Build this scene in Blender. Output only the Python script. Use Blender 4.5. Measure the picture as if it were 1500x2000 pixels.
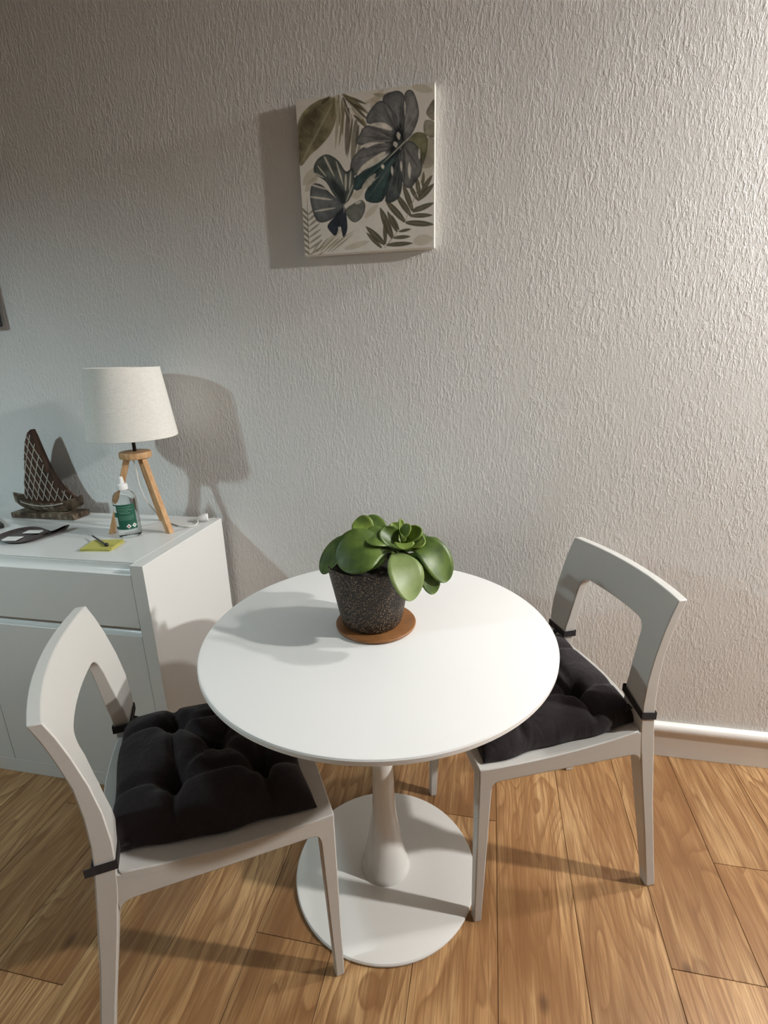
import bpy, bmesh, math, random
import numpy as np
from mathutils import Vector, Matrix

random.seed(7)
rng = np.random.default_rng(11)
S = bpy.context.scene
C = S.collection
for o in list(bpy.data.objects):
    bpy.data.objects.remove(o)

# ------------------------------------------------------------------ camera
pitch, yaw, roll = (math.radians(a) for a in (-17.129, 11.810, -1.446))
fwd = Vector((-math.sin(yaw) * math.cos(pitch), math.cos(yaw) * math.cos(pitch), math.sin(pitch)))
rgt = fwd.cross(Vector((0, 0, 1))).normalized()
upv = rgt.cross(fwd)
r2 = rgt * math.cos(roll) + upv * math.sin(roll)
u2 = upv * math.cos(roll) - rgt * math.sin(roll)
cam_data = bpy.data.cameras.new('camera')
cam_data.sensor_fit = 'VERTICAL'
cam_data.sensor_height = 36.0
cam_data.sensor_width = 27.0
cam_data.lens = 996.76 / 2000 * 36
cam_data.clip_start = 0.02
cam = bpy.data.objects.new('camera', cam_data)
C.objects.link(cam)
cam.matrix_world = Matrix(((r2.x, u2.x, -fwd.x, 0.0), (r2.y, u2.y, -fwd.y, -1.6122),
                           (r2.z, u2.z, -fwd.z, 1.3527), (0, 0, 0, 1)))
S.camera = cam

# ------------------------------------------------------------------ world, lights, exposure
world = bpy.data.worlds.new('world')
S.world = world
world.use_nodes = True
world.node_tree.nodes['Background'].inputs['Color'].default_value = (0.6, 0.65, 0.7, 1)
world.node_tree.nodes['Background'].inputs['Strength'].default_value = 0.02
S.view_settings.view_transform = 'Standard'
S.view_settings.look = 'None'
S.view_settings.gamma = 1.0
S.view_settings.use_curve_mapping = False
S.view_settings.exposure = 0.0

LAMP_MAIN = (2.45, -0.66, 2.30)      # bulb hanging at the right, past the frame
LAMP_WALL = (1.48, -0.09, 2.30)      # small wall lamp at the right, past the frame
LAMP_LEFT = (-2.03, -1.63, 1.93)    # shaded pendant at the left, past the frame


# watts and colour of the three bulbs (the glowing globes are built with their lamps below)
BULB = {'main': (305, (1.0, 0.978, 0.938)), 'wall': (85, (1.0, 0.98, 0.95)), 'left': (53, (0.75, 0.96, 1.0))}


# ------------------------------------------------------------------ helpers
def tag(o, label=None, cat=None, group=None, kind=None):
    if label: o['label'] = label
    if cat: o['category'] = cat
    if group: o['group'] = group
    if kind: o['kind'] = kind
    return o


def empty(name, loc, rz=0.0, label=None, cat=None, group=None):
    o = bpy.data.objects.new(name, None)
    o.empty_display_size = 0.05
    C.objects.link(o)
    o.location = loc
    o.rotation_euler = (0, 0, rz)
    return tag(o, label, cat, group)


def link(name, me, m, parent=None, smooth=None, bevel=None, seg=2):
    o = bpy.data.objects.new(name, me)
    C.objects.link(o)
    if m is not None and not me.materials:
        me.materials.append(m)
    if parent is not None:
        o.parent = parent
    if smooth is not None:
        for p in me.polygons:
            p.use_smooth = True
        me.set_sharp_from_angle(angle=math.radians(smooth))
    if bevel:
        b = o.modifiers.new('bevel', 'BEVEL')
        b.width = bevel
        b.segments = seg
        b.limit_method = 'ANGLE'
        b.angle_limit = math.radians(40)
    return o


def mesh(name, verts, faces, m, parent=None, smooth=None, bevel=None, fix=True, seg=2):
    me = bpy.data.meshes.new(name)
    me.from_pydata([tuple(map(float, v)) for v in verts], [], faces)
    if fix:
        bm = bmesh.new()
        bm.from_mesh(me)
        bmesh.ops.remove_doubles(bm, verts=bm.verts, dist=1e-6)
        bmesh.ops.recalc_face_normals(bm, faces=bm.faces)
        bm.to_mesh(me)
        bm.free()
    me.update()
    return link(name, me, m, parent, smooth, bevel, seg)


BOXF = [(0, 3, 2, 1), (4, 5, 6, 7), (0, 1, 5, 4), (1, 2, 6, 5), (2, 3, 7, 6), (3, 0, 4, 7)]


def boxv(x0, x1, y0, y1, z0, z1):
    return [(x0, y0, z0), (x1, y0, z0), (x1, y1, z0), (x0, y1, z0),
            (x0, y0, z1), (x1, y0, z1), (x1, y1, z1), (x0, y1, z1)]


def box(name, x0, x1, y0, y1, z0, z1, m, parent=None, bevel=None):
    return mesh(name, boxv(x0, x1, y0, y1, z0, z1), BOXF, m, parent, None, bevel)


def lathe(name, prof, m, parent=None, n=64, loc=(0, 0, 0), smooth=35, closed=False):
    V, F = [], []
    rows = []
    for r, z in prof:
        if r < 1e-6:
            V.append((loc[0], loc[1], loc[2] + z)); rows.append([len(V) - 1])
        else:
            s = len(V)
            for k in range(n):
                a = 2 * math.pi * k / n
                V.append((loc[0] + r * math.cos(a), loc[1] + r * math.sin(a), loc[2] + z))
            rows.append(list(range(s, s + n)))
    pairs = list(zip(rows[:-1], rows[1:]))
    if closed:
        pairs.append((rows[-1], rows[0]))
    for A, B in pairs:
        for k in range(n):
            k2 = (k + 1) % n
            if len(A) == 1 and len(B) == 1: continue
            if len(A) == 1: F.append((A[0], B[k2], B[k]))
            elif len(B) == 1: F.append((A[k], A[k2], B[0]))
            else: F.append((A[k], A[k2], B[k2], B[k]))
    return mesh(name, V, F, m, parent, smooth)


def tube(name, pts, r, m, parent=None, n=8, smooth=60):
    pts = [Vector(p) for p in pts]
    rr = r if isinstance(r, (list, tuple)) else [r] * len(pts)
    V, F = [], []
    ref = Vector((0, 0, 1))
    for i, p in enumerate(pts):
        t = (pts[min(i + 1, len(pts) - 1)] - pts[max(i - 1, 0)]).normalized()
        a = t.cross(ref)
        if a.length < 0.05: a = t.cross(Vector((1, 0, 0)))
        a.normalize(); b = t.cross(a)
        for k in range(n):
            an = 2 * math.pi * k / n
            V.append(p + (a * math.cos(an) + b * math.sin(an)) * rr[i])
    for i in range(len(pts) - 1):
        for k in range(n):
            k2 = (k + 1) % n
            F.append((i * n + k, i * n + k2, (i + 1) * n + k2, (i + 1) * n + k))
    F.append(tuple(range(n))); F.append(tuple(range((len(pts) - 1) * n, len(pts) * n)))
    return mesh(name, V, F, m, parent, smooth)


def bez(p0, p1, p2, n):
    p0, p1, p2 = map(Vector, (p0, p1, p2))
    return [p0 * (1 - t) ** 2 + p1 * 2 * t * (1 - t) + p2 * t * t for t in [i / (n - 1) for i in range(n)]]


def catmull(P, k=8):
    P = [Vector(p) for p in P]
    out = []
    Q = [P[0] * 2 - P[1]] + P + [P[-1] * 2 - P[-2]]
    for i in range(1, len(Q) - 2):
        for j in range(k):
            t = j / k
            a, b, c, d = Q[i - 1], Q[i], Q[i + 1], Q[i + 2]
            out.append(0.5 * ((2 * b) + (c - a) * t + (2 * a - 5 * b + 4 * c - d) * t * t + (3 * b - a - 3 * c + d) * t ** 3))
    out.append(P[-1])
    return out


# ------------------------------------------------------------------ materials
def mat(name, col, rough=0.5, spec=0.5, metal=0.0, **kw):
    m = bpy.data.materials.new(name)
    m.use_nodes = True
    b = m.node_tree.nodes['Principled BSDF']
    b.inputs['Base Color'].default_value = (*col, 1)
    b.inputs['Roughness'].default_value = rough
    b.inputs['Specular IOR Level'].default_value = spec
    b.inputs['Metallic'].default_value = metal
    for k, v in kw.items():
        b.inputs[k.replace('_', ' ')].default_value = v
    return m


def N(m, t, **inp):
    n = m.node_tree.nodes.new(t)
    for k, v in inp.items():
        n.inputs[k].default_value = v
    return n


def bsdf(m): return m.node_tree.nodes['Principled BSDF']


def wire(m, a, b): m.node_tree.links.new(a, b)


def add_bump(m, height_socket, strength, dist):
    b = N(m, 'ShaderNodeBump', Strength=strength, Distance=dist)
    wire(m, height_socket, b.inputs['Height'])
    wire(m, b.outputs['Normal'], bsdf(m).inputs['Normal'])
    return b


def coords(m, scale=(1, 1, 1), kind='Object'):
    tc = N(m, 'ShaderNodeTexCoord')
    mp = N(m, 'ShaderNodeMapping')
    mp.inputs['Scale'].default_value = scale
    wire(m, tc.outputs[kind], mp.inputs['Vector'])
    return mp.outputs['Vector']


def ramp(m, fac, stops):
    r = N(m, 'ShaderNodeValToRGB')
    el = r.color_ramp.elements
    while len(el) < len(stops): el.new(0.5)
    for e, (p, c) in zip(el, stops):
        e.position = p
        e.color = (*c, 1) if len(c) == 3 else c
    wire(m, fac, r.inputs['Fac'])
    return r.outputs['Color']


def mixc(m, fac, a, b, mode='MIX'):
    n = m.node_tree.nodes.new('ShaderNodeMix')
    n.data_type = 'RGBA'
    n.blend_type = mode
    if isinstance(fac, (int, float)): n.inputs[0].default_value = fac
    else: wire(m, fac, n.inputs[0])
    for s, v in ((n.inputs[6], a), (n.inputs[7], b)):
        if isinstance(v, tuple): s.default_value = (*v, 1)
        else: wire(m, v, s)
    return n.outputs[2]


# plaster wall with vertical worm-like grain
def plaster():
    m = mat('wall_plaster', (0.735, 0.73, 0.715), 0.72, 0.25)
    v = coords(m, (1, 1, 0.36))
    warp = N(m, 'ShaderNodeTexNoise', Scale=45.0, Detail=1.0)
    wire(m, coords(m), warp.inputs['Vector'])
    vm = N(m, 'ShaderNodeVectorMath'); vm.operation = 'MULTIPLY_ADD'
    wire(m, warp.outputs['Color'], vm.inputs[0])
    vm.inputs[1].default_value = (0.006, 0.006, 0.006)
    wire(m, v, vm.inputs[2])
    n1 = N(m, 'ShaderNodeTexNoise', Scale=150.0, Detail=3.0, Roughness=0.62)
    wire(m, vm.outputs[0], n1.inputs['Vector'])
    n2 = N(m, 'ShaderNodeTexNoise', Scale=170.0, Detail=2.0, Roughness=0.6)
    wire(m, coords(m, (1, 1, 0.75)), n2.inputs['Vector'])
    n3 = N(m, 'ShaderNodeTexNoise', Scale=9.0, Detail=3.0)
    wire(m, coords(m, (1, 1, 0.4)), n3.inputs['Vector'])
    h1 = ramp(m, n1.outputs['Fac'], [(0.44, (0, 0, 0)), (0.63, (1, 1, 1))])
    amp = ramp(m, n3.outputs['Fac'], [(0.32, (0.25, 0.25, 0.25)), (0.66, (1, 1, 1))])
    h = mixc(m, 1.0, h1, amp, 'MULTIPLY')
    h = mixc(m, 0.55, h, n2.outputs['Fac'], 'ADD')
    add_bump(m, h, 0.78, 0.0015)
    return m


def oak():
    m = mat('oak_laminate', (0.45, 0.25, 0.11), 0.34, 0.4)
    oi = N(m, 'ShaderNodeObjectInfo')
    mul = N(m, 'ShaderNodeVectorMath'); mul.operation = 'SCALE'
    cmb = N(m, 'ShaderNodeCombineXYZ', X=37.0, Y=23.0, Z=5.0)
    wire(m, cmb.outputs[0], mul.inputs[0]); wire(m, oi.outputs['Random'], mul.inputs['Scale'])
    tc = N(m, 'ShaderNodeTexCoord')
    pos = N(m, 'ShaderNodeVectorMath'); pos.operation = 'ADD'
    wire(m, tc.outputs['Object'], pos.inputs[0]); wire(m, mul.outputs[0], pos.inputs[1])

    def vec(sx, sy):
        q = N(m, 'ShaderNodeVectorMath'); q.operation = 'MULTIPLY'
        wire(m, pos.outputs[0], q.inputs[0]); q.inputs[1].default_value = (sx, sy, 1)
        return q.outputs[0]

    def noise(v, scale, detail, rough=0.55, dist=0.0):
        n = N(m, 'ShaderNodeTexNoise', Scale=scale, Detail=detail, Roughness=rough, Distortion=dist)
        wire(m, v, n.inputs['Vector'])
        return n.outputs['Fac']
    big = noise(vec(1.8, 0.5), 3.4, 3.0)
    # flame figure: contour lines of a slow, stretched noise
    slow = noise(vec(1.0, 0.16), 7.0, 2.0, 0.45, 0.4)
    fr = N(m, 'ShaderNodeMath'); fr.operation = 'MULTIPLY'; fr.inputs[1].default_value = 17.0
    wire(m, slow, fr.inputs[0])
    frac = N(m, 'ShaderNodeMath'); frac.operation = 'FRACT'
    wire(m, fr.outputs[0], frac.inputs[0])
    ringmask = ramp(m, frac.outputs[0], [(0.0, (0.0, 0.0, 0.0)), (0.55, (0.18, 0.18, 0.18)), (0.90, (0.85, 0.85, 0.85)), (1.0, (0.0, 0.0, 0.0))])
    streak = noise(vec(1.0, 0.05), 48.0, 4.0, 0.65)
    fine = noise(vec(1.0, 0.03), 260.0, 3.0, 0.65)
    base = ramp(m, big, [(0.30, (0.235, 0.115, 0.046)), (0.46, (0.41, 0.228, 0.098)), (0.62, (0.58, 0.365, 0.175))])
    c = mixc(m, ringmask, base, (0.235, 0.115, 0.046))
    c = mixc(m, ramp(m, streak, [(0.36, (0.8, 0.8, 0.8)), (0.52, (0, 0, 0))]), c, (0.26, 0.125, 0.05))
    c = mixc(m, ramp(m, streak, [(0.56, (0, 0, 0)), (0.74, (0.6, 0.6, 0.6))]), c, (0.64, 0.43, 0.22))
    c = mixc(m, ramp(m, fine, [(0.40, (0.55, 0.55, 0.55)), (0.55, (0, 0, 0))]), c, (0.20, 0.095, 0.038))
    vo = N(m, 'ShaderNodeTexVoronoi', Scale=3.1)
    vo.voronoi_dimensions = '2D'
    wire(m, vec(1.0, 0.6), vo.inputs['Vector'])
    c = mixc(m, ramp(m, vo.outputs['Distance'], [(0.012, (0.7, 0.7, 0.7)), (0.05, (0, 0, 0))]), c, (0.085, 0.038, 0.018))
    # board to board tint
    hsv = N(m, 'ShaderNodeHueSaturation')
    mr = N(m, 'ShaderNodeMapRange'); mr.inputs['To Min'].default_value = 0.84; mr.inputs['To Max'].default_value = 1.10
    wire(m, oi.outputs['Random'], mr.inputs['Value'])
    wire(m, mr.outputs[0], hsv.inputs['Value'])
    wire(m, c, hsv.inputs['Color'])
    wire(m, hsv.outputs['Color'], bsdf(m).inputs['Base Color'])
    add_bump(m, fine, 0.12, 0.0004)
    return m


def simple_wood(name, light, dark, axis=(1, 1, 0.08), scale=90.0, rough=0.5):
    m = mat(name, light, rough, 0.35)
    n = N(m, 'ShaderNodeTexNoise', Scale=scale, Detail=3.0, Roughness=0.6)
    wire(m, coords(m, axis), n.inputs['Vector'])
    wire(m, ramp(m, n.outputs['Fac'], [(0.35, dark), (0.62, light)]), bsdf(m).inputs['Base Color'])
    add_bump(m, n.outputs['Fac'], 0.15, 0.0005)
    return m


M = {}
M['wall'] = plaster()
M['oak'] = oak()
M['low_bounce'] = mat('low_bounce_grey', (0.15, 0.155, 0.16), 0.8, 0.2)  # dark grey given to the unseen walls to cut bounced light
M['subfloor'] = mat('subfloor', (0.05, 0.025, 0.012), 0.8)
M['ceiling'] = mat('ceiling_paint', (0.46, 0.465, 0.47), 0.8, 0.2)
M['base'] = mat('baseboard_paint', (0.76, 0.74, 0.71), 0.35, 0.5)
M['table'] = mat('table_lacquer', (0.84, 0.84, 0.83), 0.30, 0.45)
M['pedestal'] = mat('pedestal_enamel', (0.78, 0.775, 0.75), 0.09, 0.5)
M['chair'] = mat('chair_paint', (0.58, 0.575, 0.55), 0.33, 0.45)
M['board'] = mat('sideboard_lacquer', (0.74, 0.745, 0.73), 0.24, 0.4)
M['board_top'] = mat('sideboard_gloss_top', (0.74, 0.745, 0.735), 0.16, 0.5)
M['dark'] = mat('dark_plastic', (0.012, 0.012, 0.014), 0.35)
M['white_plastic'] = mat('white_plastic', (0.80, 0.80, 0.79), 0.35)
M['cord'] = mat('white_cord', (0.72, 0.71, 0.68), 0.5)
M['brass'] = mat('dark_bronze', (0.06, 0.045, 0.035), 0.35, 0.5, 0.7)
M['lamp_wood'] = simple_wood('beech', (0.60, 0.37, 0.19), (0.47, 0.26, 0.12), (1, 1, 0.12), 110.0)


def fabric():
    m = mat('black_cotton', (0.021, 0.0165, 0.0185), 0.9, 0.15)
    n = N(m, 'ShaderNodeTexNoise', Scale=900.0, Detail=2.0)
    wire(m, coords(m), n.inputs['Vector'])
    w = N(m, 'ShaderNodeTexNoise', Scale=28.0, Detail=3.0, Distortion=0.8)
    wire(m, coords(m, (1.0, 1.0, 0.5)), w.inputs['Vector'])
    h = mixc(m, 0.12, w.outputs['Fac'], n.outputs['Fac'])
    add_bump(m, h, 0.5, 0.012)
    bsdf(m).inputs['Sheen Weight'].default_value = 0.12
    bsdf(m).inputs['Sheen Roughness'].default_value = 0.5
    return m


M['fabric'] = fabric()


def linen():
    m = mat('linen_shade', (0.78, 0.765, 0.72), 0.85, 0.1)
    a = N(m, 'ShaderNodeTexNoise', Scale=520.0, Detail=2.0)
    wire(m, coords(m, (1, 1, 0.12)), a.inputs['Vector'])
    b = N(m, 'ShaderNodeTexNoise', Scale=520.0, Detail=2.0)
    wire(m, coords(m, (0.12, 0.12, 1)), b.inputs['Vector'])
    h = mixc(m, 0.5, a.outputs['Fac'], b.outputs['Fac'])
    wire(m, ramp(m, h, [(0.35, (0.70, 0.68, 0.63)), (0.6, (0.80, 0.785, 0.745))]), bsdf(m).inputs['Base Color'])
    add_bump(m, h, 0.25, 0.0006)
    return m


M['linen'] = linen()


def rough_dark_wood():
    m = mat('carved_dark_wood', (0.07, 0.05, 0.035), 0.6, 0.35)
    n = N(m, 'ShaderNodeTexNoise', Scale=38.0, Detail=5.0, Roughness=0.65)
    wire(m, coords(m, (1, 1, 0.6)), n.inputs['Vector'])
    wire(m, ramp(m, n.outputs['Fac'], [(0.34, (0.030, 0.018, 0.012)), (0.52, (0.115, 0.078, 0.048)),
                                       (0.66, (0.30, 0.26, 0.19))]), bsdf(m).inputs['Base Color'])
    add_bump(m, n.outputs['Fac'], 0.5, 0.003)
    return m


M['carved'] = rough_dark_wood()
M['sail'] = simple_wood('dark_bark', (0.095, 0.042, 0.024), (0.030, 0.015, 0.010), (1, 1, 0.15), 60.0, 0.55)
M['twine'] = mat('pale_twine', (0.52, 0.48, 0.42), 0.9)


def speckled_pot():
    m = mat('beaded_pot', (0.05, 0.03, 0.02), 0.5, 0.4)
    v = N(m, 'ShaderNodeTexVoronoi', Scale=215.0, Randomness=0.8)
    wire(m, coords(m), v.inputs['Vector'])
    n = N(m, 'ShaderNodeTexNoise', Scale=240.0, Detail=2.0)
    wire(m, coords(m), n.inputs['Vector'])
    bead = ramp(m, v.outputs['Distance'], [(0.18, (1, 1, 1)), (0.50, (0, 0, 0))])
    col = mixc(m, v.outputs['Color'], (0.33, 0.235, 0.145), (0.12, 0.075, 0.045))
    wire(m, mixc(m, bead, (0.014, 0.009, 0.006), col), bsdf(m).inputs['Base Color'])
    add_bump(m, bead, 0.8, 0.0015)
    return m


M['pot'] = speckled_pot()
M['cork'] = simple_wood('terracotta_wood', (0.30, 0.135, 0.048), (0.22, 0.092, 0.032), (0.3, 1, 1), 60.0, 0.45)
M['soil'] = mat('soil', (0.02, 0.013, 0.009), 0.95)


def leaf_mat(name, a, b):
    m = mat(name, a, 0.42, 0.4)
    n = N(m, 'ShaderNodeTexNoise', Scale=34.0, Detail=3.0)
    wire(m, coords(m), n.inputs['Vector'])
    wire(m, ramp(m, n.outputs['Fac'], [(0.35, b), (0.65, a)]), bsdf(m).inputs['Base Color'])
    bsdf(m).inputs['Subsurface Weight'].default_value = 0.08
    bsdf(m).inputs['Subsurface Radius'].default_value = (0.004, 0.008, 0.002)
    return m


M['leaf'] = leaf_mat('leaf_green', (0.108, 0.168, 0.030), (0.052, 0.094, 0.018))
M['leaf_under'] = leaf_mat('leaf_pale', (0.205, 0.268, 0.095), (0.155, 0.215, 0.07))
M['leaf_young'] = leaf_mat('leaf_young', (0.21, 0.29, 0.055), (0.12, 0.185, 0.03))

# ------------------------------------------------------------------ the room
XL, XR, YF, ZC = -4.2, 4.2, -6.0, 2.62
PW, PX0, PL = 0.194, 0.0642, 1.285

floor = box('floor', XL, XR, YF, 0.0, -0.06, -0.0085, M['subfloor'])
tag(floor, kind='structure')
# boards: every one its own piece; seams measured where the photograph shows them
seams = {3: -0.407, 2: -0.70, -1: -0.378, -6: -0.986, 0: -1.02, 1: -1.19, -2: -1.24, -3: -0.80, -4: -1.32, -5: -0.30,
         4: -0.93, -7: -0.55, 5: -0.2}
plank_meshes = {}


def plank(x0, y0, y1):
    key = round(y1 - y0, 3)
    if key not in plank_meshes:
        w, l, b, d = PW - 0.0008, (y1 - y0) - 0.0008, 0.0007, 0.008
        V = [(0.0004, 0.0004, -d), (w, 0.0004, -d), (w, l, -d), (0.0004, l, -d),
             (0.0004, 0.0004, -b), (w, 0.0004, -b), (w, l, -b), (0.0004, l, -b),
             (0.0004 + b, 0.0004 + b, 0), (w - b, 0.0004 + b, 0), (w - b, l - b, 0), (0.0004 + b, l - b, 0)]
        F = [(0, 3, 2, 1), (0, 1, 5, 4), (1, 2, 6, 5), (2, 3, 7, 6), (3, 0, 4, 7), (4, 5, 9, 8), (5, 6, 10, 9),
             (6, 7, 11, 10), (7, 4, 8, 11), (8, 9, 10, 11)]
        me = bpy.data.meshes.new('plank')
        me.from_pydata(V, [], F)
        me.materials.append(M['oak'])
        plank_meshes[key] = me
    o = bpy.data.objects.new('plank', plank_meshes[key])
    C.objects.link(o)
    o.parent = floor
    o.location = (x0, y0, 0)


k0, k1 = math.ceil((XL - PX0) / PW), math.floor((XR - PX0) / PW)
for k in range(k0, k1):
    x0 = PX0 + k * PW
    s = seams.get(k, -((k * 0.37) % 1.0) * PL - 0.02)
    while s + PL < -0.02: s += PL
    cuts = [0.0]
    y = s
    while y > YF + 0.05:
        if y < -0.02: cuts.append(y)
        y -= PL
    cuts.append(YF)
    for a, b in zip(cuts[1:], cuts[:-1]):
        plank(x0, a, b)

for nm, b in (('wall_back', (XL, XR, 0.0, 0.12, -0.06, ZC)), ('wall_front', (XL, XR, YF - 0.12, YF, -0.06, ZC)),
              ('wall_left', (XL - 0.12, XL, YF - 0.12, 0.12, -0.06, ZC)), ('wall_right', (XR, XR + 0.12, YF - 0.12, 0.12, -0.06, ZC))):
    tag(box(nm, *b, M['wall'] if nm == 'wall_back' else M['low_bounce']), kind='structure')
tag(box('ceiling', XL - 0.12, XR + 0.12, YF - 0.12, 0.12, ZC, ZC + 0.1, M['ceiling']), kind='structure')

# baseboard: flat face under a proud rounded cap
prof = [(0, 0), (-0.0135, 0), (-0.0135, 0.092), (-0.0145, 0.096), (-0.020, 0.100), (-0.0225, 0.107), (-0.0225, 0.116),
        (-0.020, 0.123), (-0.015, 0.1285), (-0.008, 0.131), (0, 0.131)]
V = [(x, y, z) for x in (XL, XR) for y, z in prof]
n = len(prof)
F = [(i, (i + 1) % n, n + (i + 1) % n, n + i) for i in range(n)] + [tuple(range(n)), tuple(range(n, 2 * n))]
tag(mesh('baseboard_back', V, F, M['base'], None, 30), kind='structure')

# ------------------------------------------------------------------ round pedestal table
TX, TY, TH = -0.236, -0.5805, 0.74
table = empty('pedestal_table', (TX, TY, 0), 0, 'round white pedestal table with a trumpet foot between the two chairs', 'table')
lathe('tabletop', [(0, TH), (0.395, TH), (0.3995, TH - 0.0012), (0.4015, TH - 0.004), (0.4015, TH - 0.012),
                   (0.398, TH - 0.016), (0.38, TH - 0.020), (0, TH - 0.020)], M['table'], table, 160)
lathe('column', [(0.0, 0.0145), (0.066, 0.0145), (0.066, 0.019), (0.062, 0.028), (0.0565, 0.048), (0.0490, 0.086), (0.0420, 0.126),
                 (0.0370, 0.163), (0.0320, 0.205), (0.0290, 0.25), (0.0270, 0.33), (0.0265, 0.45), (0.0275, 0.56),
                 (0.032, 0.64), (0.042, 0.69), (0.060, 0.71), (0.060, TH - 0.020), (0.0, TH - 0.020)], M['pedestal'], table, 72)
lathe('foot_plate', [(0, 0), (0.240, 0), (0.2435, 0.003), (0.2435, 0.007), (0.241, 0.0105), (0.233, 0.0125), (0.15, 0.0145), (0, 0.0145)],
      M['pedestal'], table, 128)

# ------------------------------------------------------------------ chairs
PB = [(0, -.163), (.10, -.146), (.20, -.130), (.30, -.114), (.40, -.101), (.47, -.0915), (.53, -.084), (.58, -.0805), (.64, -.081),
      (.70, -.0865), (.76, -.101), (.80, -.1125), (.832, -.1245)]
PF = [(0, -.137), (.10, -.120), (.20, -.103), (.30, -.0845), (.40, -.067), (.47, -.056), (.53, -.050), (.58, -.0485), (.64, -.0525),
      (.70, -.0625), (.76, -.0775), (.80, -.090), (.832, -.1025)]


def interp(T, z):
    return float(np.interp(z, [a for a, b in T], [b for a, b in T]))


def bow(x, z):
    w = min(1.0, max(0.0, (z - 0.50) / 0.16))
    w = w * w * (3 - 2 * w)
    return -0.027 * w * max(0.0, 1 - (x / 0.208) ** 2)


def wout(z): return float(np.interp(z, [0, 0.45, 0.60, 0.832], [0.2135, 0.2135, 0.2115, 0.2065]))


def seat_z(y): return 0.468 + 0.050 * max(0.0, (0.336 - y) / 0.426) ** 2


def extrude_xz(quads2d, verts2d, yf, yb):
    """front and back sheets from quads in (x, z), closed along the boundary"""
    n = len(verts2d)
    V = [(x, yf(x, z), z) for x, z in verts2d] + [(x, yb(x, z), z) for x, z in verts2d]
    F = [tuple(q) for q in quads2d] + [tuple(n + i for i in reversed(q)) for q in quads2d]
    cnt = {}
    for q in quads2d:
        for a, b in zip(q, q[1:] + q[:1]):
            cnt[(a, b)] = 1
    for (a, b) in cnt:
        if (b, a) not in cnt:
            F.append((b, a, n + a, n + b))
    return V, F


def chair_back(parent):
    ZO = 0.742                                   # top of the opening
    def xin(z):
        if z < 0.56:
            return float(np.interp(z, [0.44, 0.50, 0.56], [0.168, 0.148, 0.139]))
        base = float(np.interp(z, [0.56, 0.742], [0.139, 0.128]))
        r = 0.026
        d = z - (ZO - r)
        if d > 0:
            base -= r - math.sqrt(max(0, r * r - d * d))
        return base
    zs = [0.44, 0.46, 0.48, 0.50, 0.52, 0.54, 0.56, 0.58, 0.60, 0.62, 0.64, 0.66, 0.68, 0.70, 0.714, 0.720, 0.726, 0.732, 0.737, 0.7405, ZO]
    zt = [0.755, 0.770, 0.785, 0.80, 0.816, 0.832]
    K = 6
    V2, Q = [], []
    rows = {}
    for s in (-1, 1):
        for i, z in enumerate(zs):
            r = []
            for k in range(K + 1):
                x = s * (wout(z) + (xin(z) - wout(z)) * k / K)
                V2.append((x, z)); r.append(len(V2) - 1)
            rows[(s, i)] = r
        for i in range(len(zs) - 1):
            A, B = rows[(s, i)], rows[(s, i + 1)]
            for k in range(K):
                q = [A[k], A[k + 1], B[k + 1], B[k]]
                Q.append(q if s < 0 else q[::-1])
    L, R = rows[(-1, len(zs) - 1)], rows[(1, len(zs) - 1)]
    xi = xin(ZO)
    row = list(L)
    for k in range(1, 14):
        V2.append((-xi + 2 * xi * k / 14, ZO)); row.append(len(V2) - 1)
    row += R[::-1]
    xs = [V2[i][0] / wout(ZO) for i in row]
    for z in zt:
        new = []
        for u in xs:
            V2.append((u * wout(z), z)); new.append(len(V2) - 1)
        for k in range(len(row) - 1):
            Q.append([row[k], row[k + 1], new[k + 1], new[k]])
        row = new
    V, F = extrude_xz(Q, V2, lambda x, z: interp(PF, z) + bow(x, z), lambda x, z: interp(PB, z) + bow(x, z))
    return mesh('backrest', V, F, M['chair'], parent, 40, 0.0022)


def loft(name, rings, m, parent, bevel=0.003):
    V, F = [], []
    n = len(rings[0])
    for r in rings: V += r
    for i in range(len(rings) - 1):
        for k in range(n):
            k2 = (k + 1) % n
            F.append((i * n + k, i * n + k2, (i + 1) * n + k2, (i + 1) * n + k))
    F.append(tuple(range(n))); F.append(tuple(range((len(rings) - 1) * n, len(rings) * n)))
    return mesh(name, V, F, m, parent, 40, bevel)


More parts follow.
